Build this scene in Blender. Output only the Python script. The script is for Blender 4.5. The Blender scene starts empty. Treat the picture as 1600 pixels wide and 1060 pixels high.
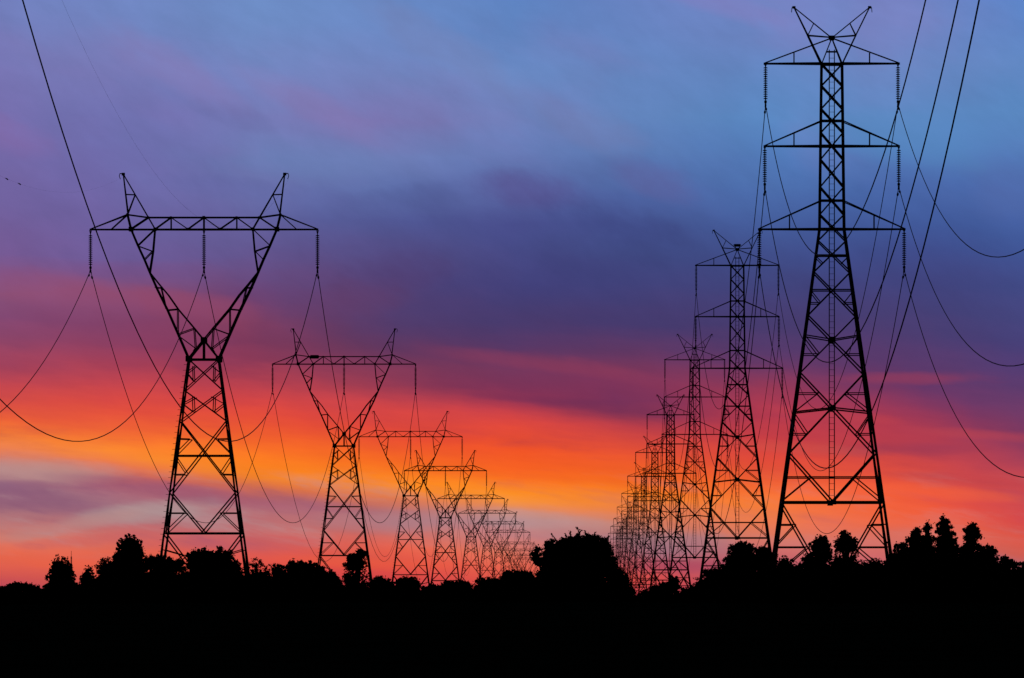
import bpy, math, random
import numpy as np
from mathutils import Vector

scene = bpy.context.scene
COL = scene.collection
F = 12280.0            # focal length in pixels of a 1600 px wide frame
VX, HY = 910.0, 938.0  # where the line direction (+Y) and the horizon meet the picture
HC = 8.0               # camera height over the ground under the pylons

# ------------------------------------------------------------------ camera
cam_d = bpy.data.cameras.new('camera')
cam = bpy.data.objects.new('camera', cam_d)
COL.objects.link(cam)
cam.location = (0, 0, HC)
yaw = math.atan((VX - 800) / F)
cam.rotation_euler = (math.radians(90), 0, yaw)
cam_d.sensor_width = 36.0
cam_d.lens = 36.0 * F / 1600.0
cam_d.shift_y = (HY - 530.0) / 1600.0
cam_d.clip_start = 1.0
cam_d.clip_end = 60000.0
scene.camera = cam

scene.view_settings.view_transform = 'Standard'
scene.view_settings.look = 'None'
scene.view_settings.exposure = 0.0
scene.view_settings.gamma = 1.0

# ------------------------------------------------------------------ dusk sky
# colours of the clouds by direction: for each bearing a list (height, sRGB)
SKY = {
 0: [(0,112,130,195),(100,122,120,187),(200,118,108,175),(300,116,100,166),(415,120,88,150),(462,150,80,118),(500,128,70,118),(575,165,65,92),(616,215,75,75),(650,238,98,60),(680,252,135,58),(700,243,130,78),(720,205,130,120),(760,150,108,130),(800,165,110,122),(830,200,130,122),(860,235,110,82),(890,225,95,80),(920,185,70,90),(960,150,60,85)],
 200: [(0,108,140,203),(100,118,126,190),(200,110,112,180),(300,112,102,170),(415,112,90,155),(462,155,74,110),(510,130,62,108),(575,165,60,86),(614,205,70,75),(650,230,80,65),(680,245,110,55),(710,255,145,50),(730,240,120,75),(750,190,100,110),(780,165,108,125),(800,165,120,130),(830,198,105,106),(860,235,105,80),(890,230,95,75),(960,170,65,75)],
 400: [(0,108,145,205),(100,112,138,200),(150,128,122,186),(200,112,125,188),(260,105,125,185),(300,105,112,175),(350,98,98,160),(400,98,84,145),(450,112,68,120),(500,140,62,98),(560,122,52,90),(600,185,65,80),(640,225,75,65),(680,240,95,50),(720,255,130,40),(740,255,140,40),(760,212,110,85),(780,182,100,110),(810,185,115,120),(840,205,100,100),(870,228,90,80),(910,225,75,62),(960,170,60,70)],
 600: [(0,103,140,204),(100,112,136,198),(180,128,118,182),(245,110,130,191),(300,94,113,176),(340,79,90,155),(400,82,76,135),(450,85,66,122),(500,85,60,112),(550,106,55,92),(600,150,60,85),(640,205,70,75),(680,232,75,58),(720,250,110,40),(760,255,145,40),(775,240,120,60),(790,190,110,110),(810,165,115,125),(830,205,110,105),(860,232,95,72),(900,222,72,70),(930,190,65,85),(960,160,60,75)],
 800: [(0,90,134,202),(100,104,138,200),(180,105,133,195),(245,101,125,189),(285,92,110,172),(315,78,86,152),(340,72,78,145),(400,68,72,135),(450,66,64,125),(500,72,58,112),(550,100,55,100),(590,127,55,90),(620,127,50,88),(640,175,60,80),(660,215,70,70),(700,242,85,45),(740,253,105,40),(770,255,145,40),(785,250,150,60),(798,225,140,105),(815,182,135,140),(840,202,130,128),(870,235,120,90),(900,232,90,75),(960,175,65,75)],
 1000: [(0,105,132,200),(100,98,135,198),(200,95,133,192),(260,86,118,180),(320,70,88,155),(380,62,74,135),(440,62,66,125),(500,70,58,115),(560,112,55,95),(600,127,52,90),(640,112,50,90),(670,190,65,75),(700,225,80,60),(740,250,105,40),(780,252,135,45),(800,240,130,80),(830,190,125,120),(850,155,115,130),(880,185,80,95),(910,228,80,70),(935,195,60,80),(960,160,55,70)],
 1200: [(0,118,132,200),(100,102,136,200),(200,84,138,200),(260,76,118,186),(320,70,102,170),(380,62,82,148),(440,64,68,128),(500,72,60,115),(560,100,58,108),(600,150,58,88),(640,178,60,80),(680,202,65,72),(720,228,78,60),(760,246,105,55),(790,250,130,65),(820,236,125,90),(850,215,120,105),(880,196,95,110),(960,150,65,90)],
 1400: [(0,115,132,200),(100,112,136,200),(160,98,138,200),(220,85,132,196),(280,72,108,178),(340,62,90,160),(400,60,74,140),(450,64,66,128),(500,70,62,118),(560,90,58,110),(600,105,56,105),(640,158,58,88),(680,182,62,78),(700,162,58,82),(720,205,72,70),(760,235,85,62),(790,246,95,60),(820,240,105,75),(850,215,110,100),(880,205,105,105),(960,160,70,90)],
 1600: [(0,86,130,203),(100,92,138,202),(180,86,138,198),(260,80,120,185),(320,68,100,170),(380,60,88,158),(440,62,74,138),(500,68,68,128),(560,75,60,118),(600,95,60,110),(640,112,60,105),(680,128,58,98),(720,165,65,90),(750,205,75,80),(790,206,75,80),(820,212,75,75),(850,226,90,70),(875,200,100,95),(895,180,100,115),(960,140,70,90)],
}
BAND = {0: 695, 200: 712, 400: 737, 600: 758, 800: 780, 1000: 788, 1200: 795, 1400: 797, 1600: 850}
SX = sorted(SKY)
def sky_at(x, y):
    x = min(max(x, 0), 1600)
    i = min(int(x // 200), 7); a, b = SX[i], SX[i + 1]; t = (x - a) / 200.0
    band = BAND[a] * (1 - t) + BAND[b] * t
    w = min(max((y - 430) / 150.0, 0), 1)
    def col(c):
        yy = y + (BAND[c] - band) * w
        d = SKY[c]; ys = [r[0] for r in d]
        return np.array([np.interp(yy, ys, [r[k] for r in d]) for k in (1, 2, 3)])
    return col(a) * (1 - t) + col(b) * t
def lin(c):
    c = max(c, 0) / 255.0
    return c / 12.92 if c <= 0.04045 else ((c + 0.055) / 1.055) ** 2.4

world = bpy.data.worlds.new('World'); scene.world = world
world.use_nodes = True
nt = world.node_tree; nt.nodes.clear(); L = nt.links.new
def node(t, **kw):
    n = nt.nodes.new(t)
    for k, v in kw.items(): setattr(n, k, v)
    return n
def plug(inp, v):
    if isinstance(v, (int, float)): inp.default_value = v
    else: L(v, inp)
def mth(op, a, b=0.0, c=None, clamp=False):
    n = node('ShaderNodeMath', operation=op, use_clamp=clamp)
    plug(n.inputs[0], a); plug(n.inputs[1], b)
    if c is not None: plug(n.inputs[2], c)
    return n.outputs[0]
def mixc(f, a, b, blend='MIX'):
    n = node('ShaderNodeMix', data_type='RGBA', blend_type=blend)
    plug(n.inputs[0], f)
    for k, v in ((6, a), (7, b)):
        if isinstance(v, tuple): n.inputs[k].default_value = v
        else: L(v, n.inputs[k])
    return n.outputs[2]
def rng(v, a, b, c=0.0, d=1.0):
    n = node('ShaderNodeMapRange', interpolation_type='SMOOTHSTEP')
    plug(n.inputs[0], v)
    for k, q in enumerate((a, b, c, d)): n.inputs[k + 1].default_value = q
    return n.outputs[0]
tc = node('ShaderNodeTexCoord'); sp = node('ShaderNodeSeparateXYZ'); L(tc.outputs['Generated'], sp.inputs[0])
dy = mth('MAXIMUM', sp.outputs[1], 0.02)
AX = mth('DIVIDE', sp.outputs[0], dy); AZ = mth('DIVIDE', sp.outputs[2], dy)
U0 = mth('MULTIPLY_ADD', AX, F, VX)           # bearing, in 1/12280 rad
V0 = mth('MULTIPLY_ADD', AZ, -F, HY)          # depth below the top of the cloud deck
def noise(sx, sy, tilt, seed, detail=5.0, rough=0.55):
    # streaky noise: sx, sy = size of features, tilt = fall per unit of bearing
    vx = mth('DIVIDE', U0, sx)
    vy = mth('DIVIDE', mth('MULTIPLY_ADD', U0, -tilt, V0), sy)
    cb = node('ShaderNodeCombineXYZ'); L(vx, cb.inputs[0]); L(vy, cb.inputs[1]); cb.inputs[2].default_value = seed
    n = node('ShaderNodeTexNoise'); L(cb.outputs[0], n.inputs['Vector'])
    n.inputs['Scale'].default_value = 1.0; n.inputs['Detail'].default_value = detail; n.inputs['Roughness'].default_value = rough
    return mth('SUBTRACT', n.outputs[0], 0.5)
n1 = noise(420, 120, 0.12, 3.1); n2 = noise(260, 150, 0.2, 9.7); n3 = noise(300, 38, 0.10, 21.3, 6, 0.6)
n4 = noise(330, 150, 0.35, 33.0, 4, 0.5)
amp = rng(V0, 560, 760, 70.0, 22.0)
V = mth('ADD', V0, mth('MULTIPLY', n1, amp))
V = mth('ADD', V, mth('MULTIPLY', n3, 20.0))
U = mth('ADD', U0, mth('MULTIPLY', n2, rng(V0, 500, 680, 220.0, 110.0)))
STOPS = [-60,40,110,180,240,300,350,400,450,500,540,575,605,630,650,668,686,704,718,732,746,760,772,786,800,818,840,862,885,905,930,960]
NR = 32; Y0, Y1 = -60.0, 960.0
vv = mth('DIVIDE', mth('SUBTRACT', V, Y0), Y1 - Y0, clamp=True)
prev = None
xs = [i * 80.0 for i in range(21)]
for i, x in enumerate(xs):
    r = node('ShaderNodeValToRGB'); L(vv, r.inputs[0]); cr = r.color_ramp; cr.interpolation = 'LINEAR'
    while len(cr.elements) < NR: cr.elements.new(0.5)
    for k in range(NR):
        e = cr.elements[k]; e.position = (STOPS[k] - Y0) / (Y1 - Y0)
    for k in range(NR):
        y = STOPS[k]; q = 14 if y < 560 else 4
        c = sky_at(x, y) * 0.5 + sky_at(x, y - q) * 0.25 + sky_at(x, y + q) * 0.25
        cr.elements[k].color = (lin(c[0]), lin(c[1]), lin(c[2]), 1)
    if prev is None: prev = r.outputs[0]
    else:
        f = mth('DIVIDE', mth('SUBTRACT', U, xs[i - 1]), 80.0, clamp=True)
        prev = mixc(f, prev, r.outputs[0])
# drifting pink and blue wisps in the upper deck, darker streaks lower down
up = rng(V0, 360, 220)
pink = mth('MULTIPLY', rng(n4, 0.02, 0.28), mth('MULTIPLY', up, 0.16))
prev = mixc(pink, prev, (lin(150), lin(112), lin(178), 1))
blue = mth('MULTIPLY', rng(n4, -0.05, -0.3), mth('MULTIPLY', up, 0.20))
prev = mixc(blue, prev, (lin(88), lin(128), lin(192), 1))
# torn smoke-grey and violet layers low over the horizon
n5 = noise(230, 46, 0.16, 47.0, 5, 0.6); n6 = noise(330, 60, 0.05, 58.0, 5, 0.6)
leftw = rng(U0, 800, 100)
zone = mth('MULTIPLY', mth('MULTIPLY', rng(V0, 725, 765), rng(V0, 880, 830)), mth('MULTIPLY_ADD', leftw, .7, .3))
prev = mixc(mth('MULTIPLY', rng(n5, 0.0, 0.2), mth('MULTIPLY', zone, .75)), prev, (lin(182), lin(145), lin(148), 1))
prev = mixc(mth('MULTIPLY', rng(n5, 0.0, -0.22), mth('MULTIPLY', zone, .6)), prev, (lin(135), lin(80), lin(115), 1))
# long dark rose streaks through the red
zr = mth('MULTIPLY', rng(V0, 560, 620), rng(V0, 800, 730))
prev = mixc(mth('MULTIPLY', rng(n6, 0.02, 0.24), mth('MULTIPLY', zr, .28)), prev, (lin(150), lin(50), lin(80), 1))
# single clouds: (bearing, depth, half length, half height, slope, colour, density)
CLOUDS = [(270,110,80,28,.55,(154,126,188),.38),(480,165,90,20,.45,(152,122,182),.38),(20,210,60,22,.3,(150,105,170),.4),(700,75,100,30,.5,(125,138,194),.5),
 (1130,8,95,18,.3,(142,130,200),.5),(1250,40,50,40,0,(130,130,198),.4),(1390,35,40,50,0,(130,130,198),.4),(920,200,65,25,.3,(122,130,186),.5),
 (1040,285,55,22,.3,(102,98,162),.55),(1570,300,50,40,.3,(88,110,180),.4),(830,298,75,22,.1,(88,74,142),.65),(960,345,85,24,.2,(60,68,132),.6),
 (650,310,90,16,-.1,(78,88,150),.5),(900,440,160,26,0,(60,62,126),.4),(370,185,60,14,.2,(104,108,170),.5),(620,425,65,20,0,(84,60,115),.6),(560,462,65,18,0,(104,60,104),.4),
 (400,300,120,14,.1,(94,100,166),.4),(480,245,85,22,.1,(108,132,192),.55),(1440,215,100,35,.1,(86,146,206),.6),(1250,170,80,60,0,(88,140,202),.4),
 (60,446,130,20,.12,(165,76,112),.35),(300,474,95,16,.1,(162,72,104),.6),(200,420,90,12,.05,(112,80,142),.5),(870,570,140,12,.15,(152,60,90),.5),
 (1420,590,90,8,0,(168,62,85),.5),(1530,680,90,8,.05,(195,72,80),.5),(1400,706,90,8,0,(150,58,85),.55),(900,632,110,7,.1,(108,48,88),.5),(1300,650,70,8,.1,(200,70,78),.4),
 (1450,772,110,10,.05,(250,104,62),.5),(1250,700,80,8,.1,(212,88,76),.4),
 (60,738,95,14,.05,(186,150,146),.75),(55,785,85,13,.1,(138,86,118),.75),(20,764,50,9,0,(130,80,115),.5),(225,800,95,13,-.12,(174,150,150),.8),
 (110,822,85,9,-.2,(188,135,132),.55),(270,768,140,11,.12,(150,84,112),.75),(480,792,85,10,.05,(168,98,118),.55),(640,816,110,12,0,(170,128,138),.55),
 (370,848,110,9,0,(188,92,104),.45),(160,842,90,7,-.1,(200,98,100),.5),(850,814,85,12,.05,(182,152,154),.55),(1060,852,60,18,0,(152,122,138),.55),(1080,884,65,9,0,(162,68,95),.55),
 (1400,842,55,13,0,(205,120,112),.4),(1560,882,60,14,.3,(180,108,118),.55),(560,880,120,8,.05,(240,98,62),.4),(90,880,90,8,.1,(238,100,70),.5)]
Ub = mth('MULTIPLY_ADD', n2, 110.0, U0)
Vb = mth('ADD', V0, mth('ADD', mth('MULTIPLY', n1, 26.0), mth('MULTIPLY', n3, 20.0)))
n7 = noise(95, 50, 0.2, 71.0, 6, 0.62); n8 = noise(120, 75, 0.45, 88.0, 5, 0.6)
for (cx_, cy_, sx_, sy_, sl_, rgb_, st_) in CLOUDS:
    a_ = mth('MULTIPLY', mth('SUBTRACT', Ub, cx_), 1.0 / sx_)
    b_ = mth('MULTIPLY', mth('SUBTRACT', mth('MULTIPLY_ADD', mth('SUBTRACT', Ub, cx_), -sl_, Vb), cy_), 1.0 / sy_)
    d_ = mth('ADD', mth('MULTIPLY', a_, a_), mth('MULTIPLY', b_, b_))
    d_ = mth('MULTIPLY_ADD', n8 if cy_ < 560 else n7, 5.0 if cy_ < 560 else 3.0, d_)
    f_ = mth('MULTIPLY', rng(d_, 3.0, -0.8), st_ * (.8 if cy_ < 560 else .95))
    prev = mixc(f_, prev, tuple(lin(q) for q in rgb_) + (1,))
gain = mth('MULTIPLY_ADD', n3, rng(V0, 400, 620, 0.08, 0.22), 1.0)
gain = mth('ADD', gain, mth('MULTIPLY', n8, rng(V0, 400, 620, 0.32, 0.12)))
gain = mth('ADD', gain, mth('MULTIPLY', n1, 0.14))
cbg = node('ShaderNodeCombineColor')
for k in range(3): L(gain, cbg.inputs[k])
prev = mixc(1.0, prev, cbg.outputs[0], 'MULTIPLY')
hs = node('ShaderNodeHueSaturation'); L(rng(V0, 500, 640, 0.97, 1.005), hs.inputs['Saturation']); L(rng(V0, 480, 640, 0.93, 0.98), hs.inputs['Value']); L(prev, hs.inputs['Color']); prev = hs.outputs[0]
# the glow lives in the west; the rest of the dome is the last of a clear sky
ang = mth('SQRT', mth('ADD', mth('MULTIPLY', AX, AX), mth('MULTIPLY', AZ, AZ)))
front = rng(sp.outputs[1], 0.02, 0.3)
glow = mth('MULTIPLY', rng(ang, 0.75, 0.12), front)
bg_glow = node('ShaderNodeBackground'); L(prev, bg_glow.inputs[0]); bg_glow.inputs[1].default_value = 1.0
sky = node('ShaderNodeTexSky', sky_type='NISHITA'); sky.sun_disc = False
sky.sun_elevation = math.radians(-3.0); sky.sun_rotation = 0.0
bg_sky = node('ShaderNodeBackground'); L(sky.outputs[0], bg_sky.inputs[0]); bg_sky.inputs[1].default_value = 0.012
mx = node('ShaderNodeMixShader'); L(glow, mx.inputs[0]); L(bg_sky.outputs[0], mx.inputs[1]); L(bg_glow.outputs[0], mx.inputs[2])
out = node('ShaderNodeOutputWorld'); L(mx.outputs[0], out.inputs[0])

# the sun has set behind the pylons: only a trace of direct light is left
sd = bpy.data.lights.new('sun', 'SUN'); sd.energy = 0.02; sd.angle = math.radians(0.5); sd.color = (1, 0.55, 0.3)
sun = bpy.data.objects.new('sun', sd); COL.objects.link(sun); sun.rotation_euler = (math.radians(-89.0), 0, 0)

# ------------------------------------------------------------------ materials
def mat(name, rgb, rough=0.8, metal=0.0, scale=3.0, var=0.35, spec=0.15):
    m = bpy.data.materials.new(name); m.use_nodes = True; t = m.node_tree
    b = t.nodes['Principled BSDF']; b.inputs['Roughness'].default_value = rough; b.inputs['Metallic'].default_value = metal
    b.inputs['Specular IOR Level'].default_value = spec
    n = t.nodes.new('ShaderNodeTexNoise'); n.inputs['Scale'].default_value = scale; n.inputs['Detail'].default_value = 4
    c = t.nodes.new('ShaderNodeTexCoord'); t.links.new(c.outputs['Object'], n.inputs['Vector'])
    r = t.nodes.new('ShaderNodeValToRGB'); t.links.new(n.outputs[0], r.inputs[0]); t.links.new(r.outputs[0], b.inputs['Base Color'])
    r.color_ramp.elements[0].position = 0.3; r.color_ramp.elements[1].position = 0.7
    r.color_ramp.elements[0].color = tuple(q * (1 - var) for q in rgb) + (1,)
    r.color_ramp.elements[1].color = tuple(q * (1 + var) for q in rgb) + (1,)
    return m
M_STEEL = mat('weathered_steel', (0.07, 0.068, 0.065), 0.85, 0.0)
M_GLASS = mat('insulator_porcelain', (0.05, 0.035, 0.03), 0.5)
M_WIRE = mat('aluminium_wire', (0.06, 0.06, 0.06), 0.8)
M_LEAF = mat('dark_leaves', (0.035, 0.05, 0.02), 0.9, 0, 1.2, 0.5, 0.0)
M_BARK = mat('bark', (0.05, 0.04, 0.03), 0.95, 0, 6)
M_GROUND = mat('meadow', (0.035, 0.045, 0.02), 0.95, 0, 0.15, 0.5, 0.0)

# ------------------------------------------------------------------ helpers
WK = 1.0
class MB:
    def __init__(s): s.v = []; s.f = []
    def bar(s, a, b, w):
        a = Vector(a); b = Vector(b); d = b - a
        if d.length < 1e-6: return
        d.normalize(); up = Vector((0, 1, 0)) if abs(d.y) < 0.9 else Vector((1, 0, 0))
        w = (max(w * 0.93, 0.082) if w > 0.065 else w) * WK
        p = d.cross(up).normalized() * (w / 2); q = d.cross(p).normalized() * (w / 2)
        n = len(s.v)
        for e in (a, b):
            for i, j in ((1, 1), (-1, 1), (-1, -1), (1, -1)): s.v.append(e + p * i + q * j)
        s.f += [(n, n+1, n+2, n+3), (n+7, n+6, n+5, n+4)] + [(n+i, n+4+i, n+4+(i+1) % 4, n+(i+1) % 4) for i in range(4)]
    def box(s, c, h):
        n = len(s.v); c = Vector(c)
        for z in (-1, 1):
            for x, y in ((-1, -1), (1, -1), (1, 1), (-1, 1)): s.v.append(c + Vector((x*h[0], y*h[1], z*h[2])))
        s.f += [(n+3, n+2, n+1, n), (n+4, n+5, n+6, n+7)] + [(n+i, n+(i+1) % 4, n+4+(i+1) % 4, n+4+i) for i in range(4)]
    def tube(s, pts, rad, k=6):
        n0 = len(s.v); P = [Vector(p) for p in pts]
        for i, p in enumerate(P):
            d = (P[min(i+1, len(P)-1)] - P[max(i-1, 0)]).normalized()
            up = Vector((0, 0, 1)) if abs(d.z) < 0.9 else Vector((1, 0, 0))
            a = d.cross(up).normalized(); b = d.cross(a).normalized()
            r = rad[i] if isinstance(rad, (list, tuple)) else rad
            for j in range(k):
                t = 2 * math.pi * j / k; s.v.append(p + a * (math.cos(t) * r) + b * (math.sin(t) * r))
        for i in range(len(P)-1):
            for j in range(k):
                a0 = n0 + i*k + j; b0 = n0 + i*k + (j+1) % k
                s.f.append((a0, b0, b0 + k, a0 + k))
        s.f.append(tuple(n0 + j for j in range(k))[::-1]); s.f.append(tuple(n0 + (len(P)-1)*k + j for j in range(k)))
    def lathe(s, c, prof, k=10):
        n0 = len(s.v); c = Vector(c)
        for r, z in prof:
            for j in range(k):
                t = 2*math.pi*j/k; s.v.append(c + Vector((r*math.cos(t), r*math.sin(t), z)))
        for i in range(len(prof)-1):
            for j in range(k):
                a0 = n0+i*k+j; b0 = n0+i*k+(j+1) % k
                s.f.append((a0, b0, b0+k, a0+k))
        s.f.append(tuple(n0+j for j in range(k))[::-1]); s.f.append(tuple(n0+(len(prof)-1)*k+j for j in range(k)))
    def build(s, name, m, parent=None):
        me = bpy.data.meshes.new(name); me.from_pydata([tuple(v) for v in s.v], [], s.f); me.update()
        me.materials.append(m); o = bpy.data.objects.new(name, me); COL.objects.link(o)
        if parent: o.parent = parent
        return o
def tag(o, label=None, cat=None, group=None, kind=None):
    if label: o['label'] = label
    if cat: o['category'] = cat
    if group: o['group'] = group
    if kind: o['kind'] = kind
    return o
def empty(name, loc):
    o = bpy.data.objects.new(name, None); o.location = loc; COL.objects.link(o); o.empty_display_size = 1; return o
def copy_tree(o, parent=None):
    c = o.copy(); COL.objects.link(c); c.parent = parent
    for ch in [x for x in o.children]: copy_tree(ch, c)
    return c

def insulator(x, ztop, n, pitch, lead, tail, parent):
    m = MB(); m.bar((x, 0, ztop), (x, 0, ztop - lead - n*pitch - 0.05), 0.07)
    m.bar((x - 0.10, 0, ztop), (x, 0, ztop - lead), 0.05); m.bar((x + 0.10, 0, ztop), (x, 0, ztop - lead), 0.05)
    z = ztop - lead
    for i in range(n):
        m.lathe((x, 0, z - i*pitch), [(0.04, 0.0), (0.07, -0.015), (0.175, -0.07), (0.17, -0.115), (0.06, -0.10), (0.04, -0.13)])
    o = m.build('insulator_string', M_GLASS, parent)
    zb = z - n*pitch
    k = MB(); k.bar((x, 0, zb + 0.05), (x, 0, zb - tail), 0.11)
    k.box((x, 0, zb - tail*0.45), (0.11, 0.05, 0.10)); k.bar((x, -0.28, zb - tail), (x, 0.28, zb - tail), 0.15)
    k.build('clamp', M_STEEL, o)
    return zb - tail

# ------------------------------------------------------------------ V-headed pylon of the left line
S1 = 17.85; BASE1 = HY + HC * S1
def A(zx, zy):  # read from the head of the nearest pylon
    return ((zx - 658) / 59.13, (BASE1 - 260 - zy / 3.3125) / S1)
def B(zx, zy):  # read from its body
    return ((zx - 349) / 52.57, (BASE1 - 540 - zy / 2.945) / S1)
def leg_half(z):    # half width of the body at height z
    z0 = B(0, 65)[1]; z1 = B(0, 865)[1]
    return 1.31 + (z0 - z) / (z0 - z1) * (3.32 - 1.31)
ZW = A(0, 1000)[1]; ZARM = A(0, 326)[1]
def head_depth(z):
    t = min(max((z - ZW) / (ZARM - ZW), 0), 1); return 1.31 + (0.55 - 1.31) * t
def make_left_pylon():
    root = empty('v_headed_pylon', (0, 0, 0))
    # body: four legs, four braced faces
    b = MB()
    zt = B(0, 65)[1]; hb = leg_half(-0.6)
    for sx in (-1, 1):
        for sy in (-1, 1):
            b.bar((sx*hb, sy*hb, -0.6), (sx*leg_half(B(0,865)[1]), sy*leg_half(B(0,865)[1]), B(0,865)[1]), 0.20)
            b.bar((sx*leg_half(B(0,865)[1]), sy*leg_half(B(0,865)[1]), B(0,865)[1]), (sx*1.31, sy*1.31, zt), 0.17)
            b.box((sx*1.31, sy*1.31, zt), (0.22, 0.04, 0.22))
    def face(p, q, w):
        # member given in the front face, repeated on all four faces
        for mir in (-1, 1):
            (x0, z0), (x1, z1) = (p[0]*mir, p[1]), (q[0]*mir, q[1])
            for sy in (-1, 1):
                b.bar((x0, sy*leg_half(z0), z0), (x1, sy*leg_half(z1), z1), w)
                b.bar((sy*leg_half(z0), x0, z0), (sy*leg_half(z1), x1, z1), w)
    def LG(zy): z = B(0, zy)[1]; return (-leg_half(z), z)
    def RG(zy): z = B(0, zy)[1]; return (leg_half(z), z)
    face(LG(65), RG(65), 0.17)
    for y0, y1 in ((65, 208), (208, 350)):
        face(LG(y0), RG(y1), 0.10)
        m = y0 + 32
        face((B(300, 0)[0], B(0, m)[1]), (B(303, 0)[0], B(0, y0 + 100)[1]), 0.09)
        face(LG(y0 + 62), B(312, y0 + 30), 0.08); face(LG(y0 + 62), B(302, y0 + 100), 0.08)
    face(LG(350), RG(680), 0.12); face(LG(508), RG(508), 0.13)
    face(LG(430), B(290, 432), 0.09); face(B(290, 432), LG(500), 0.09)
    face(LG(515), B(270, 590), 0.09); face(LG(595), B(270, 594), 0.09)
    face(LG(680), B(349, 860), 0.13); face(LG(865), RG(865), 0.17)
    face(LG(772), B(268, 772), 0.09); face(B(268, 772), LG(862), 0.09)
    face(LG(872), B(349, 1105), 0.13); face(LG(940), B(262, 968), 0.09); face(LG(1050), B(262, 968), 0.09)
    face(LG(1110), RG(1110), 0.15); face(LG(1110), B(349, 1340), 0.12); face(LG(1340), RG(1340), 0.15)
    face(LG(1340), B(240, 1592), 0.12)
    for i, zy in enumerate(range(90, 1200, 26)):   # step bolts on one leg
        x, z = LG(zy); b.bar((x, -abs(x), z), (x - 0.32, -abs(x), z), 0.035)
    for sx in (-1, 1):
        for sy in (-1, 1): b.box((sx*hb, sy*hb, -0.7), (0.55, 0.55, 0.5))
    b.build('tower_body', M_STEEL, root)
    # the two arms of the V
    for s in (-1, 1):
        m = MB()
        def hb_(p, q, w, both=True):
            p, q = A(*p), A(*q)
            for sy in (-1, 1):
                m.bar((-s*p[0], sy*head_depth(p[1]), p[1]), (-s*q[0], sy*head_depth(q[1]), q[1]), w)
        O = [(280, 325), (316, 410), (350, 483), (378, 550), (418, 640), (470, 745), (525, 870), (580, 997)]
        I = [(405, 325), (395, 440), (378, 550), (430, 615), (475, 668), (525, 740), (608, 838), (658, 900)]
        for a_, c_ in zip(O, O[1:]): hb_(a_, c_, 0.165)
        for a_, c_ in zip(I, I[1:]): hb_(a_, c_, 0.13)
        for p, q in (((316,410),(405,325)), ((316,412),(392,440)), ((350,483),(392,440)), ((405,628),(442,630)), ((437,628),(463,740)),
                     ((470,745),(523,740)), ((523,740),(523,868)), ((525,870),(608,840)), ((608,840),(616,942)), ((530,880),(614,942)), ((616,942),(605,960))):
            hb_(p, q, 0.09)
        hb_((658, 900), (580, 997), 0.16); 
        for p in O + I[3:]:
            x, z = A(*p); d = head_depth(z); m.bar((-s*x, -d, z), (-s*x, d, z), 0.08)
        for a_, c_ in zip(O, O[1:]):
            p, q = A(*a_), A(*c_); m.bar((-s*p[0], -head_depth(p[1]), p[1]), (-s*q[0], head_depth(q[1]), q[1]), 0.07)
        x, z = A(580, 997)
        for sy in (-1, 1): m.box((-s*x, sy*1.31, z), (0.24, 0.05, 0.24))
        if s == 1:
            for sy in (-1, 1):
                x, z = A(658, 900); m.box((x, sy*head_depth(z), z), (0.24, 0.05, 0.24))
                m.bar((x, sy*head_depth(z), z), (x, sy*1.31, A(658, 1000)[1]), 0.13)
        m.build('head_arm', M_STEEL, root)
    # crossarm: a box truss tapering to its tips
    m = MB(); D = 0.55
    def dep(zx): return D if 262 <= zx <= 1054 else D * (1 - (262 - min(zx, 1316 - zx)) / 200.0)
    def cx(p, q, w):
        for mir in (0, 1):
            P = (1316 - p[0], p[1]) if mir else p; Q = (1316 - q[0], q[1]) if mir else q
            a_, c_ = A(*P), A(*Q)
            for sy in (-1, 1): m.bar((a_[0], sy*max(dep(P[0]), .03), a_[1]), (c_[0], sy*max(dep(Q[0]), .03), c_[1]), w)
    cx((66, 327), (658, 327), 0.16); cx((66, 326), (262, 250), 0.11); cx((262, 250), (370, 265), 0.11); cx((370, 265), (658, 265), 0.12)
    cx((178, 326), (262, 250), 0.08); cx((280, 325), (370, 265), 0.13); cx((262, 250), (280, 325), 0.17); cx((405, 325), (488, 265), 0.10)
    cx((488, 265), (488, 325), 0.09); cx((488, 265), (575, 325), 0.08); cx((575, 325), (658, 265), 0.09); cx((658, 265), (658, 325), 0.13)
    for zx, zy in ((178,326),(280,325),(405,325),(575,325),(658,325),(488,265),(370,265),(658,265),(262,250)):
        for mir in (0, 1):
            if mir and zx == 658: continue
            X = 1316 - zx if mir else zx; x, z = A(X, zy); m.bar((x, -dep(X), z), (x, dep(X), z), 0.08)
    for zx, zy, w in ((280,325,.19),(405,325,.13),(575,325,.1),(658,265,.12),(488,265,.09),(262,250,.1),(370,265,.1)):
        for mir in (0, 1):
            if mir and zx == 658: continue
            X = 1316 - zx if mir else zx; x, z = A(X, zy)
            for sy in (-1, 1): m.box((x, sy*D, z), (w, 0.04, w))
    m.build('crossarm', M_STEEL, root)
    # earth-wire peaks
    for s in (-1, 1):
        m = MB()
        def pk(p, q, w):
            a_, c_ = A(*p), A(*q)
            def dd(zy): return 0.06 + (D - 0.06) * min(max((zy - 40) / 215.0, 0), 1)
            for sy in (-1, 1): m.bar((-s*a_[0], sy*dd(p[1]), a_[1]), (-s*c_[0], sy*dd(q[1]), c_[1]), w)
        pk((240, 40), (265, 250), 0.12); pk((240, 40), (405, 325), 0.11); pk((250, 145), (301, 147), 0.08); pk((301, 148), (266, 240), 0.08)
        x, z = A(240, 40); m.box((-s*x, 0, z), (0.14, 0.12, 0.12))
        e = A(222, 40); m.bar((-s*x, 0, z + .05), (-s*e[0], 0, z + .05), 0.08)
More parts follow.
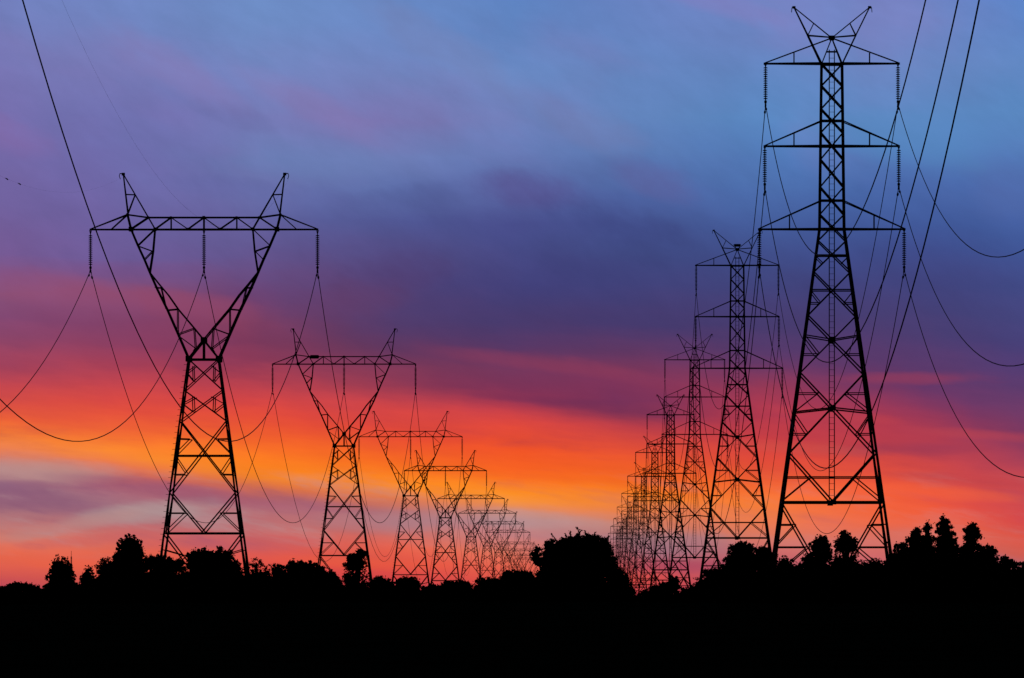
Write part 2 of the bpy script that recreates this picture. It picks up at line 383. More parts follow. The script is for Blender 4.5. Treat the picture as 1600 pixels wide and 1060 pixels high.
        m.bar((-s*e[0], 0, z + .05), (-s*A(219, 50)[0], 0, A(219, 50)[1]), 0.06); m.bar((-s*A(219, 50)[0], 0, A(219, 50)[1]), (-s*A(225, 66)[0], 0, A(225, 66)[1]), 0.06)
        m.build('earth_wire_peak', M_STEEL, root)
    zb = 0
    for X in (70, 658, 1246): zb = insulator(A(X, 0)[0], A(0, 330)[1], 15, 0.178, 0.42, 0.42, root)
    return root, zb
left_root, ZB1 = make_left_pylon()

# ------------------------------------------------------------------ three-arm pylon of the right line
S2 = 18.72; BASE2 = HY + HC * S2
def R(dx, y): return (dx / S2, (BASE2 - y) / S2)     # dx from the axis, y down, in steps of 1/18.72 m
def rh(y):
    if y <= 358.7: return (16.0 + (y - 101) / 257.7 * 3.2) / S2
    return (19.4 + (y - 358.7) * 0.1372) / S2
def make_right_pylon():
    root = empty('three_arm_pylon', (0, 0, 0)); b = MB()
    yb = BASE2 + 12
    Z = lambda y: (BASE2 - y) / S2
    for sx in (-1, 1):
        for sy in (-1, 1):
            for ya, yc, w in ((101, 358.7, 0.20), (358.7, 584, 0.21), (584, 785, 0.23), (785, yb, 0.24)):
                b.bar((sx*rh(ya), sy*rh(ya), Z(ya)), (sx*rh(yc), sy*rh(yc), Z(yc)), w)
            b.box((sx*rh(yb), sy*rh(yb), Z(yb) - .1), (0.6, 0.6, 0.5))
    def face(p, q, w, sides=True):
        for mir in (-1, 1):
            x0, x1 = p[0]*mir/S2, q[0]*mir/S2
            for sy in (-1, 1):
                b.bar((x0, sy*rh(p[1]), Z(p[1])), (x1, sy*rh(q[1]), Z(q[1])), w)
                if sides: b.bar((sy*rh(p[1]), x0, Z(p[1])), (sy*rh(q[1]), x1, Z(q[1])), w)
    lg = lambda y: (-rh(y)*S2, y)
    rg = lambda y: (rh(y)*S2, y)
    ys = [101, 135, 171, 208, 250, 293, 336, 377]
    for k, (a_, c_) in enumerate(zip(ys, ys[1:])): face(lg(a_), rg(c_), 0.12)
    for y, w in ((101, .2), (189.5, .14), (229, .2), (314, .14), (358.7, .19)): face(lg(y), rg(y), w)
    # widening lower body
    face(lg(377), rg(426), 0.12); face(lg(400), rg(400), 0.14); face(lg(402), (-15, 412), 0.09); 
    face(lg(426), rg(494), 0.13); face(lg(454), rg(454), 0.11); face(lg(456), (-19.5, 473), 0.09); face(lg(474.5), (-19.5, 474.5), 0.09)
    face(lg(494), rg(584), 0.13); face(lg(525), (0, 532), 0.11); face(lg(526), (-21.5, 553), 0.10); face(lg(554.5), (-21.5, 554.5), 0.09)
    face(lg(584), rg(709.5), 0.14); face(lg(615.5), (-22, 615.5), 0.09); face((-22, 615.5), lg(644), 0.10); face(lg(645), (0, 638.5), 0.13)
    face(lg(648), (-38.5, 679), 0.10); face(lg(679), (-38.5, 679), 0.09)
    face(lg(709.5), (0, 785.5), 0.15); face(lg(746.5), rg(746.5), 0.11); face((-35, 748), lg(783), 0.11); face(lg(785.5), rg(785.5), 0.19)
    face(lg(789), (0, 926), 0.14); face(lg(820.5), (-58, 820.5), 0.11); face((-58, 821), lg(853), 0.11); face(lg(855.5), (-39, 855.5), 0.12)
    face((-38, 856), lg(904), 0.11); face(lg(926), rg(926), 0.18); face(lg(926), (-50, BASE2), 0.14); face(lg(1005), (-76, 1003), 0.11)
    for y in (638.5, 532, 785.5):
        for sy in (-1, 1): b.box((0, sy*rh(y), Z(y)), (0.24, 0.05, 0.22))
    # top cage
    for sy in (-1, 1):
        for sx in (-1, 1): b.bar((0, sy*0.15, Z(60)), (sx*rh(101), sy*rh(101), Z(101)), 0.10)
        b.bar((-8.7/S2, sy*.45, Z(81.5)), (8.7/S2, sy*.45, Z(81.5)), 0.09)
    b.box((0, 0, Z(60)), (0.2, 0.24, 0.2)); b.box((0, 0, Z(60)), (0.27, 0.22, 0.12))
    b.build('tower_body', M_STEEL, root)
    # three crossarms
    def arm(half, ylow, ytop, xv, root_half):
        m = MB()
        for s in (-1, 1):
            tip = (s*half/S2, 0, Z(ylow))
            for sy in (-1, 1):
                d = rh(ylow)
                m.bar((s*root_half(ylow), sy*d, Z(ylow)), (tip[0], sy*0.05, tip[2]), 0.16)
                x0 = s*rh(ytop) if ytop > 70 else 0
                m.bar((x0, sy*(rh(ytop) if ytop > 70 else .15), Z(ytop)), (tip[0], sy*0.05, tip[2] + .06), 0.105)
                # post
                xr = s*rh(ytop)*S2 if ytop > 70 else 0
                t = (xv - abs(xr)) / (half - abs(xr)); zt = Z(ytop) + (tip[2] - Z(ytop)) * t
                dd = d * (1 - (xv/S2 - rh(ylow)) / (half/S2 - rh(ylow)))
                m.bar((s*xv/S2, sy*dd, Z(ylow)), (s*xv/S2, sy*dd, zt), 0.08)
            n = 5; x0 = rh(ylow)
            for i in range(n):    # plan bracing of the lower chords
                ta, tb = i/n, (i+1)/n; sg = 1 if i % 2 else -1
                m.bar((s*(x0 + (half/S2-x0)*ta), sg*d*(1-ta), Z(ylow)), (s*(x0 + (half/S2-x0)*tb), -sg*d*(1-tb), Z(ylow)), 0.07)
            m.box((tip[0], 0, tip[2]), (0.10, 0.08, 0.09))
        return m.build('crossarm', M_STEEL, root)
    arm(104.5, 100, 60, 59, rh); arm(104.6, 229, 190, 59, rh); arm(113.4, 358.7, 315, 66, rh)
    for s in (-1, 1):
        m = MB(); tp = R(s*59, 12)
        kn = R(s*37.4, 56); k2 = R(s*28, 36.6)
        for sy in (-1, 1):
            m.bar((tp[0], sy*.04, tp[1]), (kn[0], sy*.4, kn[1]), 0.12); m.bar((kn[0], sy*.4, kn[1]), (s*rh(101), sy*rh(101), Z(101)), 0.14)
            m.bar((tp[0], sy*.04, tp[1]), (0, sy*.15, Z(60)), 0.09); m.bar((k2[0], sy*.12, k2[1]), (kn[0], sy*.4, kn[1]), 0.07)
            m.bar((kn[0], sy*.4, kn[1]), (0, sy*.15, Z(59)), 0.10)
        m.box((tp[0], 0, tp[1]), (0.13, 0.1, 0.1)); h = R(s*62.2, 12.5); h2 = R(s*62.8, 20)
        m.bar((tp[0], 0, tp[1] + .03), (h[0], 0, h[1] + .03), 0.08); m.bar((h[0], 0, h[1]), (h2[0], 0, h2[1]), 0.06)
        m.build('earth_wire_peak', M_STEEL, root)
    m = MB(); yt, yl = 78, 784
    for x in (-3.9, 4.1): m.bar(R(x, yt)[:1] + (0,) + R(x, yt)[1:], (R(x, yl)[0], 0, R(x, yl)[1]), 0.07)
    z = R(0, yl)[1]
    while z < R(0, yt)[1]:
        m.bar((-3.9/S2, 0, z), (4.1/S2, 0, z), 0.032); z += 0.5
    m.build('ladder', M_STEEL, root)
    zs = []
    for half, y in ((103.4, 100), (104.6, 229), (113.0, 358.7)):
        for s in (-1, 1): zb = insulator(s*half/S2, Z(y) - .05, 15, 0.183, 0.22, 0.36, root)
        zs.append((half/S2, zb))
    return root, zs
right_root, ZB2 = make_right_pylon()
WK = 1.5    # the far stretch of both lines is of heavier steel
left_far, _z = make_left_pylon(); right_far, _z = make_right_pylon()
WK = 1.0

# ------------------------------------------------------------------ terrain
def sm(t): t = min(max(t, 0), 1); return t*t*(3 - 2*t)
def gz(y):
    z = (6.3 + 1.35 * sm((y - 60) / 330.0)) * (1 - sm((y - 420) / 130.0))
    if y > 1300: z -= np.interp(y, [1300, 2300, 3200, 5500, 30000], [0, 2.2, 4.0, 8.0, 8.0])
    return z
def gz3(x, y):
    return gz(y) + 0.25*math.sin(x*0.05 + y*0.02) * (1 if y > 60 else 0.3) - (0.35 if y > 540 else 0)
me = bpy.data.meshes.new('ground')
gy = [-3000, -800, -200, -50] + list(range(0, 400, 40)) + list(range(400, 660, 15)) + [680, 720, 800, 900, 1000, 1200, 1500, 1900, 2400, 3000, 3800, 5000, 7500, 12000, 20000, 40000]
gx = [-20000, -8000, -3000, -1200, -600, -300, -200] + list(range(-150, 151, 15)) + [200, 300, 600, 1200, 3000, 8000, 20000]
vs = [(x, y, gz3(x, y)) for y in gy for x in gx]; nx = len(gx)
fs = [(j*nx+i, j*nx+i+1, (j+1)*nx+i+1, (j+1)*nx+i) for j in range(len(gy)-1) for i in range(nx-1)]
me.from_pydata(vs, [], fs); me.update(); me.materials.append(M_GROUND)
ground = bpy.data.objects.new('ground', me); COL.objects.link(ground); tag(ground, kind='structure')

# ------------------------------------------------------------------ the two lines
X1 = (318.5 - VX) / S1; X2 = (1299.5 - VX) / S2
Lr = [1, 1.588, 2.203, 2.763, 3.40, 3.973, 4.519, 5.063, 5.60, 6.15, 6.70, 7.25]
Lh = [32.44, 32.8, 31.5, 31.3, 30.2, 30.2, 30.1, 30.0, 27.5, 26.5, 26.0, 26.0]
LEFT = [(X1, 688*r, h - 32.44) for r, h in zip(Lr, Lh)]
Rh = [44.8, 45.0, 44.55, 43.8, 42.4, 41.9, 41.5, 40.9, 39.9, 39.9, 39.5]
RIGHT = [(X2, 656 + 400.0*i, h - 44.8) for i, h in enumerate(Rh)]
ordl = ['nearest and by far the largest V-headed lattice pylon, standing at far left of the picture',
 'second largest V-headed pylon, with a small box on the left end of its crossarm',
 'third V-headed pylon along the left row, its crossarm just right of the second one',
 'fourth V-headed pylon along the left row, half overlapped by the head of the third',
 'fifth V-headed pylon of the left row, small, standing in the smoky orange haze colours',
 'sixth V-headed pylon of the left row, small, tangled with the heads around it',
 'seventh V-headed pylon of the left row, tiny, near the round bush in the middle',
 'eighth V-headed pylon of the left row, its arm tip hanging left of the central bush',
 'ninth V-headed pylon of the left row, tiny, its arm below the eighth one',
 'tenth V-headed pylon of the left row, tiny, low beside the big bush',
 'eleventh V-headed pylon of the left row, barely visible lattice near the treetops',
 'farthest V-headed pylon of the left row, the faintest and lowest at the bush edge']
ordr = ['tallest three-armed lattice pylon at the right, with a ladder up its middle',
 'second three-armed pylon of the right row, with a dark platform on its top joint',
 'third three-armed pylon of the right row, partly behind the left arms of the second',
 'fourth three-armed pylon of the right row, slim, left of the third',
 'fifth three-armed pylon of the right row, small, with overlapping arms around it',
 'sixth three-armed pylon of the right row, small, with a dark platform at its peak',
 'seventh three-armed pylon of the right row, tiny, in the dense tangle of lattice',
 'eighth three-armed pylon of the right row, tiny, left of the seventh',
 'ninth three-armed pylon of the right row, very small, above the right flank of the bush',
 'tenth three-armed pylon of the right row, very small, its arm almost touching the bush',
 'farthest three-armed pylon of the right row, almost hidden at the bush edge']
for root, far, pos, labs, grp in ((left_root, left_far, LEFT, ordl, 'V-headed pylons of the left power line'), (right_root, right_far, RIGHT, ordr, 'three-armed pylons of the right power line')):
    rs = [root, copy_tree(root), copy_tree(root), far] + [copy_tree(far) for _ in pos[4:]]
    for o, p, lb in zip(rs, pos, labs):
        o.location = (p[0], p[1], p[2]); tag(o, lb, 'pylon', grp)
    if root is left_root:
        m = MB(); z = A(0, 268)[1]; m.box((-(537 - 491) / 11.25, -0.7, z), (0.62, 0.22, 0.2)); m.box((-(537 - 491) / 11.25, -0.7, z), (0.52, 0.24, 0.25))
        m.build('equipment_box', M_STEEL, rs[1])
    else:
        for k in (1, 5):
            m = MB(); Zt = (BASE2 - 49) / S2; m.box((0, 0, Zt), (0.5, 0.5, 0.07))
            m.box((0, 0, Zt - .12), (0.38, 0.38, 0.08)); m.box((0, 0, Zt + .08), (0.40, 0.40, 0.06))
            for sx in (-1, 1): m.bar((sx*.4, 0, Zt), (sx*.15, 0, (BASE2 - 58) / S2), 0.08)
            m.build('top_platform', M_STEEL, rs[k])

def wire(name, atts, sags, rad, label, cat, group, rods=0.0):
    # atts: attachment points along the line; sags: one per span
    m = MB(); pts = []
    for i in range(len(atts) - 1):
        a_, c_ = Vector(atts[i]), Vector(atts[i+1]); n = 48 if i < 3 else 20
        for k in range(n + (1 if i == len(atts) - 2 else 0)):
            t = k / n; p = a_.lerp(c_, t); p.z -= 4 * sags[i] * t * (1 - t); pts.append(p)
    m.tube(pts, rad, 6)
    if rods:
        for i in range(1, min(5, len(atts)-1)):
            for sgn, j in ((-1, i - 1), (1, i)):
                a_ = Vector(atts[i]); c_ = Vector(atts[i + sgn]); sp_ = (c_ - a_).length
                def P(d):
                    t = d / sp_; q = a_.lerp(c_, t); q.z -= 4*sags[j]*t*(1 - t); return q
                m.tube([P(0.0), P(0.9)], rad * 1.9, 6)
                q = P(1.9); q2 = P(2.4); m.tube([q - Vector((0, 0, .10)), q2 - Vector((0, 0, .10))], rad * 2.6, 6); m.tube([(q+q2)/2 + Vector((0,0,.03)), (q+q2)/2 - Vector((0,0,.10))], rad, 5)
    return tag(m.build(name, M_WIRE), label, cat, group)
zb1 = ZB1 - 0.02
nmL = ['left-hand', 'middle', 'right-hand']
for k, X in enumerate((70, 658, 1246)):
    x = X1 + A(X, 0)[0]
    atts = [(x, -122, zb1 + 5), (x, 283, zb1 + 4.2)] + [(x, p[1], p[2] + zb1) for p in LEFT]
    sg = [19, 20.7] + [20.3 * ((LEFT[i+1][1]-LEFT[i][1]) / 405.0)**2 for i in range(len(LEFT)-1)]
    wire('conductor_wire', atts, sg, 0.034, nmL[k] + ' sagging cable of the left row of V-headed pylons', 'power cable', 'conductors of the left power line', 1)
for s, rad, sg0, lb in ((1, 0.0040, 13.5, 'hair-thin wire from the top left to the right peak of the biggest V-headed pylon'),
                        (-1, 0.0022, 9.7, 'faint thin wire at the left edge carrying two small dark markers')):
    x = X1 + s*(-A(219, 0)[0]); z = A(0, 64)[1]
    atts = [(x, -122, z + 5), (x, 283, z + 4.2), (x, 688, z)]
    wire('earth_wire', atts, [13, sg0], rad, lb, 'wire', 'thin top wires of the left power line')
    if s == -1:
        for zz, lb2 in ((553.5, 'small dark marker on the faint wire, nearest the left edge of the picture'), (566.0, 'small dark marker on the faint wire, the one farther from the left edge')):
            t = (688 - zz) / 405.0; zc = z + 4.2*t - 4*sg0*t*(1-t)
            m = MB(); m.tube([(x, zz + 1.2, zc - .02), (x, zz + .9, zc), (x, zz - .2, zc), (x, zz - .5, zc - .03)], [.015, .042, .045, .015], 8)
            m.tube([(x - .13, zz, zc + .06), (x - .02, zz, zc + .02), (x + .11, zz, zc - .06)], [.015, .035, .015], 8)
            tag(m.build('wire_marker', M_WIRE), lb2, 'marker', 'markers on the faint wire')
lev = ['top', 'middle', 'bottom']
for k, (half, zb) in enumerate(ZB2):
    for s, side in ((-1, 'left'), (1, 'right')):
        x = X2 + s*half
        atts = [(x, -144, zb), (x, 256, zb + [.2, .8, 1.8][k] * (1 if s < 0 else .3))] + [(x, p[1], p[2] + zb) for p in RIGHT]
        sg = [20.6, 20.6] + [20.4] * (len(RIGHT) - 1)
        wire('conductor_wire', atts, sg, 0.034, 'cable hung from the %s tips of the %s arms along the right row' % (side, lev[k]), 'power cable', 'conductors of the right power line', 1)

# ------------------------------------------------------------------ vegetation
def px(x, y, Z): return Vector(((x - VX) * Z / F, Z, HC + (HY - y) * Z / F))
def leaf(m, p, s, rnd):
    a = Vector((rnd.gauss(0, 1), rnd.gauss(0, 1) * .8, rnd.gauss(0, 1))).normalized()
    b = a.cross(Vector((rnd.gauss(0, 1), rnd.gauss(0, 1), rnd.gauss(0, 1)))).normalized()
    w = s * rnd.uniform(.35, .6); n = len(m.v)
    m.v += [p - a*s*.6, p + b*w - a*s*.1, p + a*s*.7, p - b*w]
    m.f.append((n, n+1, n+2, n+3))
def ball(m, c, r, rnd, jag=.12, sub=None):
    # lumpy opaque heart of a clump of leaves
    n0 = len(m.v); U_, V_ = 10, 7
    ph = [rnd.uniform(0, 6.28) for _ in range(6)]
    for j in range(V_ + 1):
        for i in range(U_):
            th = 2*math.pi*i/U_; fi = math.pi*j/V_
            d = Vector((math.cos(th)*math.sin(fi), math.sin(th)*math.sin(fi), math.cos(fi)))
            k = 1 + jag * (math.sin(3*th + ph[0]) + math.sin(5*fi + ph[1] + 2*th) + .6*math.sin(7*th + ph[2] + 4*fi)) / 2 + (rnd.uniform(-jag, jag) * .5 if 0 < j < V_ else 0)
            m.v.append(c + Vector((d.x*r[0]*k, d.y*r[1]*k, d.z*r[2]*k)))
    for j in range(V_):
        for i in range(U_):
            a0 = n0 + j*U_ + i; b0 = n0 + j*U_ + (i+1) % U_
            m.f.append((a0, b0, b0 + U_, a0 + U_))
def clump(m, x, y, rx, ry, Z, rnd, ls=3.0, dens=1.0, solid=True, depth=1.0):
    rx *= 1.17; ry *= 1.13
    s = Z / F; c = px(x, y, Z) + Vector((0, rnd.uniform(-.3, .3)*rx*s, 0)); r = (rx*s, min(rx, ry*1.6)*s*depth, ry*s)
    if solid and (rx > 9 or rnd.random() < .8): ball(m, c, (r[0]*.76, r[1]*.76, r[2]*.76), rnd)
    if solid and rx > 7:      # knobs of foliage round the outline
        for _ in range(int(4 + rx / 3.5)):
            t = rnd.uniform(-.35, math.pi + .35); q = rnd.uniform(.8, 1.02); kr = rnd.uniform(1.2, 2.9) * s
            kc = c + Vector((math.cos(t)*r[0]*q, rnd.uniform(-.5, .5)*r[1], math.sin(t)*r[2]*q))
            ball(m, kc, (kr, kr, kr*rnd.uniform(.7, 1)), rnd, .2)
            for _ in range(14): leaf(m, kc + Vector((rnd.gauss(0, .6), rnd.gauss(0, .6), rnd.gauss(0, .6)))*kr, ls*s*rnd.uniform(.5, 1), rnd)
    n = int(dens * (30 + rx * ry * (2.1 if solid else .95)))
    # twigs of leaves: small sub-clumps scattered over the surface
    k = max(6, int(math.sqrt(rx*ry) * 1.9)); subs = []
    for _ in range(k):
        d = Vector((rnd.gauss(0, 1), rnd.gauss(0, .7), rnd.gauss(0, 1))).normalized(); q = rnd.uniform(.72, 1.0) if solid else rnd.uniform(.45, 1.0)
        subs.append((Vector((d.x*r[0]*q, d.y*r[1]*q, d.z*r[2]*q)), rnd.uniform(1.8, 4.4) * s))
    for _ in range(n):
        if rnd.random() < .72:
            o_, sr = rnd.choice(subs); d = Vector((rnd.gauss(0, .6), rnd.gauss(0, .6), rnd.gauss(0, .5))) * sr
            p = c + o_ + d
        else:
            d = Vector((rnd.gauss(0, 1), rnd.gauss(0, 1), rnd.gauss(0, 1))).normalized(); q = rnd.uniform(.6, .98)
            p = c + Vector((d.x*r[0]*q, d.y*r[1]*q, d.z*r[2]*q))
        leaf(m, p, ls * s * rnd.uniform(.6, 1.15), rnd)
def tree(name, label, Z, blobs, seed, group=None, cat='tree', ls=2.7, twigs=(), open_=(), trunks=None):
    rnd = random.Random(seed)
    cxm = sum(b_[0]*b_[2] for b_ in blobs) / sum(b_[2] for b_ in blobs)
    base = Vector(((cxm - VX) * Z / F, Z, 0)); base.z = gz3(base.x, Z) - .1
    root = empty(name, base); tag(root, label, cat, group)
    m = MB()
    for i, b_ in enumerate(blobs): clump(m, *b_, Z, rnd, ls, 1.0, i not in open_)
    # lower boughs: the foliage reaches down towards the ground
    xl = min(b_[0] - b_[2] for b_ in blobs); xr = max(b_[0] + b_[2] for b_ in blobs); lo = max(b_[1] for b_ in blobs)
    wd = xr - xl; k = max(2, int(wd / 15)); yl = lo + 8
    while yl < HY + 14:
        for j in range(k): clump(m, xl + wd * (j + .5 + rnd.uniform(-.25, .25)) / k, yl + rnd.uniform(-3, 3), wd / k * .85, 9, Z, rnd, ls, .8)
        yl += 13
    for v in m.v: v -= base
    for (x0, y0, x1, y1) in twigs:
        a_ = px(x0, y0, Z) - base; c_ = px(x1, y1, Z) - base; s = Z / F
        m.tube([a_, a_.lerp(c_, .5) + Vector((rnd.uniform(-.6, .6)*s, 0, 0)), c_], [1.6*s, .9*s, .35*s], 5)
        for _ in range(16):
            t = rnd.uniform(.1, 1.05)**.8; leaf(m, a_.lerp(c_, t) + Vector((rnd.gauss(0, .9), rnd.gauss(0, .9), rnd.gauss(0, .6)))*s, 2.2*s, rnd)
    m.build('crown', M_LEAF, root)
    # trunk and limbs reaching into every clump
    t = MB(); s = Z / F
    low = max(b_[1] for b_ in blobs); fork = px(cxm, low + 2, Z) - base
    fork.z = max(fork.z, .6)
    wr = max(.09, .02 * fork.z + .05)
    t.tube([(0, 0, -.3), (rnd.uniform(-.05, .05), 0, fork.z * .5), fork], [wr*1.5, wr*1.15, wr*.9], 8)
    for b_ in blobs:
        e = px(b_[0], b_[1], Z) - base; mid = fork.lerp(e, .5) + Vector((rnd.uniform(-.1, .1), rnd.uniform(-.15, .15), .12 * (e - fork).length))
        t.tube([fork - Vector((0, 0, .15)), mid, e], [wr*.8, wr*.5, wr*.25], 6)
    t.build('trunk', M_BARK, root)
    return root
G1 = 'dark trees and bushes along the skyline'
tree('leafy_tree', 'ragged twin-topped tree standing alone at far left', 600, [(88,875,4,8),(87,889,8,10),(100,882,6,9),(105,893,8,10),(96,893,12,12),(88,903,13,10),(104,905,11,10),(80,898,4,4),(95,914,20,9)], 1, G1)
tree('small_tree', 'small pointed tree at the left end of the clump beside the dome-shaped tree', 560, [(138,891,6,8),(136,903,9,12),(140,915,14,10)], 2, G1, open_=(0,))
tree('leafy_tree', 'airy knobbly tree left of the dome-shaped tree', 555, [(165,876,8,8),(156,886,7,10),(163,893,10,12),(163,908,16,12)], 3, G1, open_=(0, 1))
tree('dome_tree', 'tall dome-shaped tree with a smooth round crown on the left', 570, [(203,858,18,20),(202,872,21,22),(186,874,8,7),(193,884,17,20),(213,884,14,26),(178,892,12,16),(203,905,30,20)], 4, G1)
tree('bush', 'lumpy bush between the dome-shaped tree and the big left pylon', 540, [(233,880,8,10),(244,882,7,14),(258,884,10,13),(274,886,12,10),(250,905,34,18)], 5, G1, 'bush')
tree('broad_tree', 'broad low tree spreading in front of the legs of the big left pylon', 560, [(305,873,14,11),(322,871,20,12),(338,873,16,11),(350,882,18,13),(344,860,4,7),(355,868,7,8),(330,893,42,20),(366,890,10,12)], 6, G1)
tree('leafy_tree', 'gappy tree right of the big left pylon with sky showing through', 530, [(400,879,9,9),(391,890,10,11),(408,890,9,12),(420,893,9,9),(400,908,26,13)], 7, G1, open_=(0, 1, 2, 3))
tree('leafy_tree', 'wide tufted tree in front of the left leg of the second V-headed pylon', 520, [(434,894,10,10),(455,889,9,9),(456,881,4,5),(467,888,10,9),(483,889,12,10),(497,893,10,9),(440,910,24,14),(475,905,34,16),(510,907,16,13)], 8, G1, twigs=((482,884,485,877),(490,886,494,880),(464,884,465,877)))
tree('small_tree', 'small gappy tree at the foot of the second V-headed pylon', 510, [(517,901,9,9),(524,911,9,9),(515,918,16,9)], 9, G1, open_=(0,))
tree('tall_tree', 'tall narrow airy tree over the right leg of the second V-headed pylon', 640, [(564,867,8,7),(555,873,10,8),(548,882,9,10),(560,880,11,10),(549,895,10,11),(563,893,9,11),(545,906,9,9),(558,906,11,10),(572,905,8,11),(557,920,20,9)], 10, G1, open_=(4, 5, 7, 8))
tree('bush', 'low bush just right of the second V-headed pylon', 900, [(593,907,8,7),(602,914,12,8),(585,916,10,8)], 11, G1, 'bush')
tree('bush', 'flat-topped bush in front of the third V-headed pylon', 960, [(632,908,8,6),(643,908,8,6),(628,917,14,9),(642,918,12,9),(652,913,4,6)], 12, G1, 'bush')
tree('bush', 'low rounded bush right of the third V-headed pylon', 980, [(672,922,11,7),(682,921,8,6)], 13, G1, 'bush')
tree('bush', 'bush with small sky gaps under the fourth V-headed pylon', 980, [(698,916,9,6),(706,915,7,6),(700,923,14,7)], 14, G1, 'bush')
tree('bush', 'rounded bush just right of the fourth V-headed pylon', 980, [(722,914,10,7),(731,918,7,7),(722,924,12,7)], 15, G1, 'bush')
tree('bush', 'flat dark bush left of the domed bush beside the central thicket', 900, [(753,911,8,6),(765,910,9,6),(778,910,9,6),(762,920,18,9)], 16, G1, 'bush')
tree('bush', 'domed bush touching the left side of the big central thicket', 860, [(795,902,10,8),(808,899,12,8),(822,903,11,8),(835,909,9,8),(812,914,28,12)], 17, G1, 'bush')
tree('thicket_tree', 'biggest round leafy mass in the middle with twigs sticking out of its top', 460,
     [(836,868,6,7),(841,858,5,3),(839,877,7,8),(860,852,8,8),(858,870,12,15),(878,852,9,11),(898,850,13,13),(916,848,12,11),(929,844,8,8),(943,850,8,9),(948,864,8,15),(885,880,35,32),(925,878,32,35),(952,885,12,18),
      (860,900,20,25),(900,915,60,22),(958,898,14,12),(968,903,10,12),(972,913,12,12),(962,922,26,12)], 18, G1, 'tree',
     twigs=((872,850,861,833),(892,840,891,829),(906,836,901,824),(905,834,908,828),(915,836,914,829),(886,840,883,834),(929,840,929,832),(948,843,951,838),(879,845,877,840)))
tree('bush', 'low sloping bush below the tangle of small pylons right of the central thicket', 1150, [(1052,908,6,6),(1052,916,11,9),(1036,920,13,8),(1022,925,10,7),(1008,930,8,6)], 19, G1, 'bush')
tree('bush', 'tiny rounded bush left of the slope under the second three-armed pylon', 1100, [(1072,924,6,5),(1080,926,6,5)], 20, G1, 'bush')
tree('leafy_tree', 'gappy tree at the left foot of the second three-armed pylon', 640, [(1092,909,7,8),(1102,903,6,8),(1096,921,14,10)], 21, G1, open_=(0,1))
tree('leafy_tree', 'flat-topped tree right of the left foot of the second three-armed pylon', 620, [(1108,898,9,7),(1122,896,12,7),(1115,910,18,12)], 22, G1)
tree('leafy_tree', 'large lobed tree between the second and the tallest three-armed pylons', 600, [(1148,857,8,6),(1161,853,8,6),(1171,858,8,7),(1138,874,6,5),(1155,868,16,12),(1150,885,19,18),(1172,880,18,20),(1136,892,10,9),(1160,903,34,16)], 23, G1)
tree('leafy_tree', 'rounded tree against the left leg of the tallest pylon', 590, [(1188,862,9,6),(1196,868,9,9),(1190,880,14,14),(1206,878,10,12),(1200,898,22,16)], 24, G1)
tree('small_tree', 'small spiky tree inside the left legs of the tallest pylon', 580, [(1225,873,5,6),(1223,882,8,8),(1237,880,5,7),(1232,893,18,10)], 25, G1, open_=(0, 2))
tree('round_tree', 'left one of the two round-headed trees under the tallest pylon', 600, [(1283,847,9,9),(1280,856,14,10),(1290,856,8,10),(1284,868,14,12),(1264,874,10,8),(1276,888,24,14)], 26, G1)
tree('round_tree', 'taller right one of the two round-headed trees under the tallest pylon', 605, [(1321,842,10,10),(1313,852,8,10),(1331,852,9,12),(1322,855,13,8),(1311,868,6,10),(1334,868,6,14),(1310,884,12,12),(1330,886,12,12)], 27, G1, open_=(5,))
tree('bush', 'low feathery bush at the right leg of the tallest pylon', 560, [(1352,880,14,5),(1366,876,10,4),(1376,880,7,4),(1360,888,20,7)], 28, G1, 'bush', open_=(0, 1, 2), twigs=((1368,880,1378,877),(1372,884,1384,880)))
tree('leafy_tree', 'stepped tree just right of the tallest pylon, left of the pointed trees', 590, [(1408,854,8,5),(1404,861,6,6),(1412,866,11,11),(1398,874,9,9),(1405,885,20,16),(1425,880,16,18)], 29, G1)
tree('pointed_tree', 'leftmost of the pointed trees on the right skyline', 600, [(1433,829,5,5),(1432,837,8,8),(1429,847,11,9),(1421,844,5,4),(1430,860,14,12),(1436,875,18,16)], 30, G1)
tree('pointed_tree', 'slim spire-topped tree between two broader pointed trees on the right', 605, [(1448,821,3,5),(1449,826,6,4),(1449,835,4,5),(1447,845,8,8),(1455,844,6,7),(1450,862,12,12)], 31, G1, open_=(4,), twigs=((1448,824,1448,817),))
tree('pointed_tree', 'highest pointed conifer-like tree on the right skyline', 595, [(1473,811,3,5),(1475,816,7,4),(1470,822,7,4),(1478,824,7,6),(1471,831,10,6),(1480,835,8,7),(1475,845,16,10),(1488,842,7,9),(1478,862,20,16),(1475,882,30,16)], 32, G1, twigs=((1473,812,1472,806),))
tree('leafy_tree', 'small-headed tree to the right of the highest pointed tree', 600, [(1520,824,7,6),(1512,831,6,6),(1522,832,7,7),(1516,842,9,9),(1528,838,4,5),(1514,855,10,11),(1504,864,9,9),(1518,875,22,14)], 33, G1, twigs=((1520,822,1520,817),))
tree('broad_tree', 'rounded shoulder of foliage sloping down near the right edge', 585, [(1531,857,7,6),(1546,862,10,8),(1538,870,14,10),(1553,872,7,9),(1545,888,22,14)], 34, G1)
tree('small_tree', 'small twiggy tree low near the right edge of the picture', 575, [(1570,877,8,6),(1580,882,6,7),(1568,890,14,10)], 35, G1, twigs=((1571,875,1571,867),(1572,874,1576,870),(1568,875,1565,871)))
tree('bush', 'last low bush cut by the right edge of the picture', 570, [(1593,886,7,5),(1602,885,6,6),(1596,896,14,9)], 36, G1, 'bush', twigs=((1593,884,1591,879),))

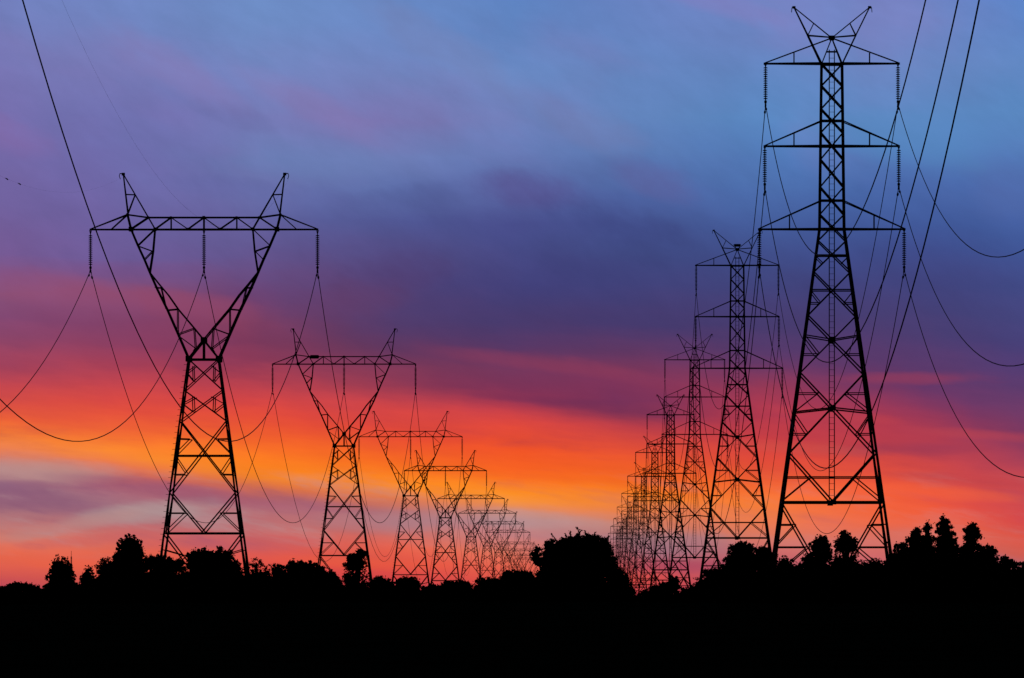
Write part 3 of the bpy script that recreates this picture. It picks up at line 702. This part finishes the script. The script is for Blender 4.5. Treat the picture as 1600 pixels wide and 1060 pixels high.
# wood behind and undergrowth on the crest: a mass nobody could count
def mass(name, label, prof, Z0, dz, step, rx, seed, ls, rows=3, cat='undergrowth'):
    rnd = random.Random(seed); m = MB()
    xs_ = [p[0] for p in prof]; ys_ = [p[1] for p in prof]
    for r_ in range(rows):
        x = xs_[0] + rnd.uniform(0, step)
        while x < xs_[-1]:
            a_ = rx * rnd.uniform(.7, 1.35); b_ = a_ * rnd.uniform(.55, .8)
            y = np.interp(x, xs_, ys_) + b_ + r_ * b_ * 1.05 + rnd.uniform(0, 4)
            clump(m, x, y, a_, b_, Z0 + rnd.uniform(-.5, .5) * dz - r_*dz*.3, rnd, ls, .6 if r_ else 1.1)
            x += step * rnd.uniform(.7, 1.25)
    return tag(m.build(name, M_LEAF), label, cat, None, 'stuff')
mass('far_wood', 'far-off dark wood along the horizon below the small pylons', [(-60,926),(0,917),(22,910),(40,911),(70,919),(130,917),(200,924),(560,924),(640,928),(700,926),(760,922),(985,933),(1010,934),(1090,930),(1200,926),(1660,926)], 1250, 60, 9, 8, 50, 2.4, 2, 'wood')
mass('undergrowth', 'solid dark undergrowth covering the crest along the bottom of the picture',
     [(-80,921),(60,921),(120,917),(150,912),(200,905),(290,895),(340,892),(375,904),(400,910),(430,903),(500,905),(530,918),(580,918),(620,925),(655,931),(700,925),(745,922),(800,913),(850,908),(950,912),(985,930),(1000,935),(1030,928),(1050,922),(1075,927),(1095,918),(1140,898),(1200,893),(1235,899),(1260,892),(1300,885),(1360,886),(1395,885),(1420,872),(1500,868),(1545,880),(1565,890),(1600,895),(1680,895)], 440, 20, 15, 18, 51, 3.0, 5)

# slender far mast
m = MB(); Z = 3000.0; s = Z / F; base = px(111, 940, Z); base.z = gz3(base.x, Z); top = HC + (HY - 861) * s - base.z
for sx in (-1, 1): m.bar((sx*.5, 0, 0), (sx*.18, 0, top*.93), .14)
m.bar((0, 0, 0), (0, .4, top*.93), .14); m.bar((0, 0, top*.9), (0, 0, top), .16)
k = 0; z = 1.0
while z < top*.9:
    w = .5 - .32*z/(top*.93); m.bar((-w, 0, z), (w, 0, z + 1.2), .08); m.bar((w, 0, z), (-w, 0, z + 1.2), .08); z += 1.2
m.box((0, 0, top*.72), (.42, .3, 1.0))
ms = m.build('radio_mast', M_STEEL); ms.location = base; tag(ms, 'thin far-off mast rising beside the lone twin-topped tree at far left', 'mast')
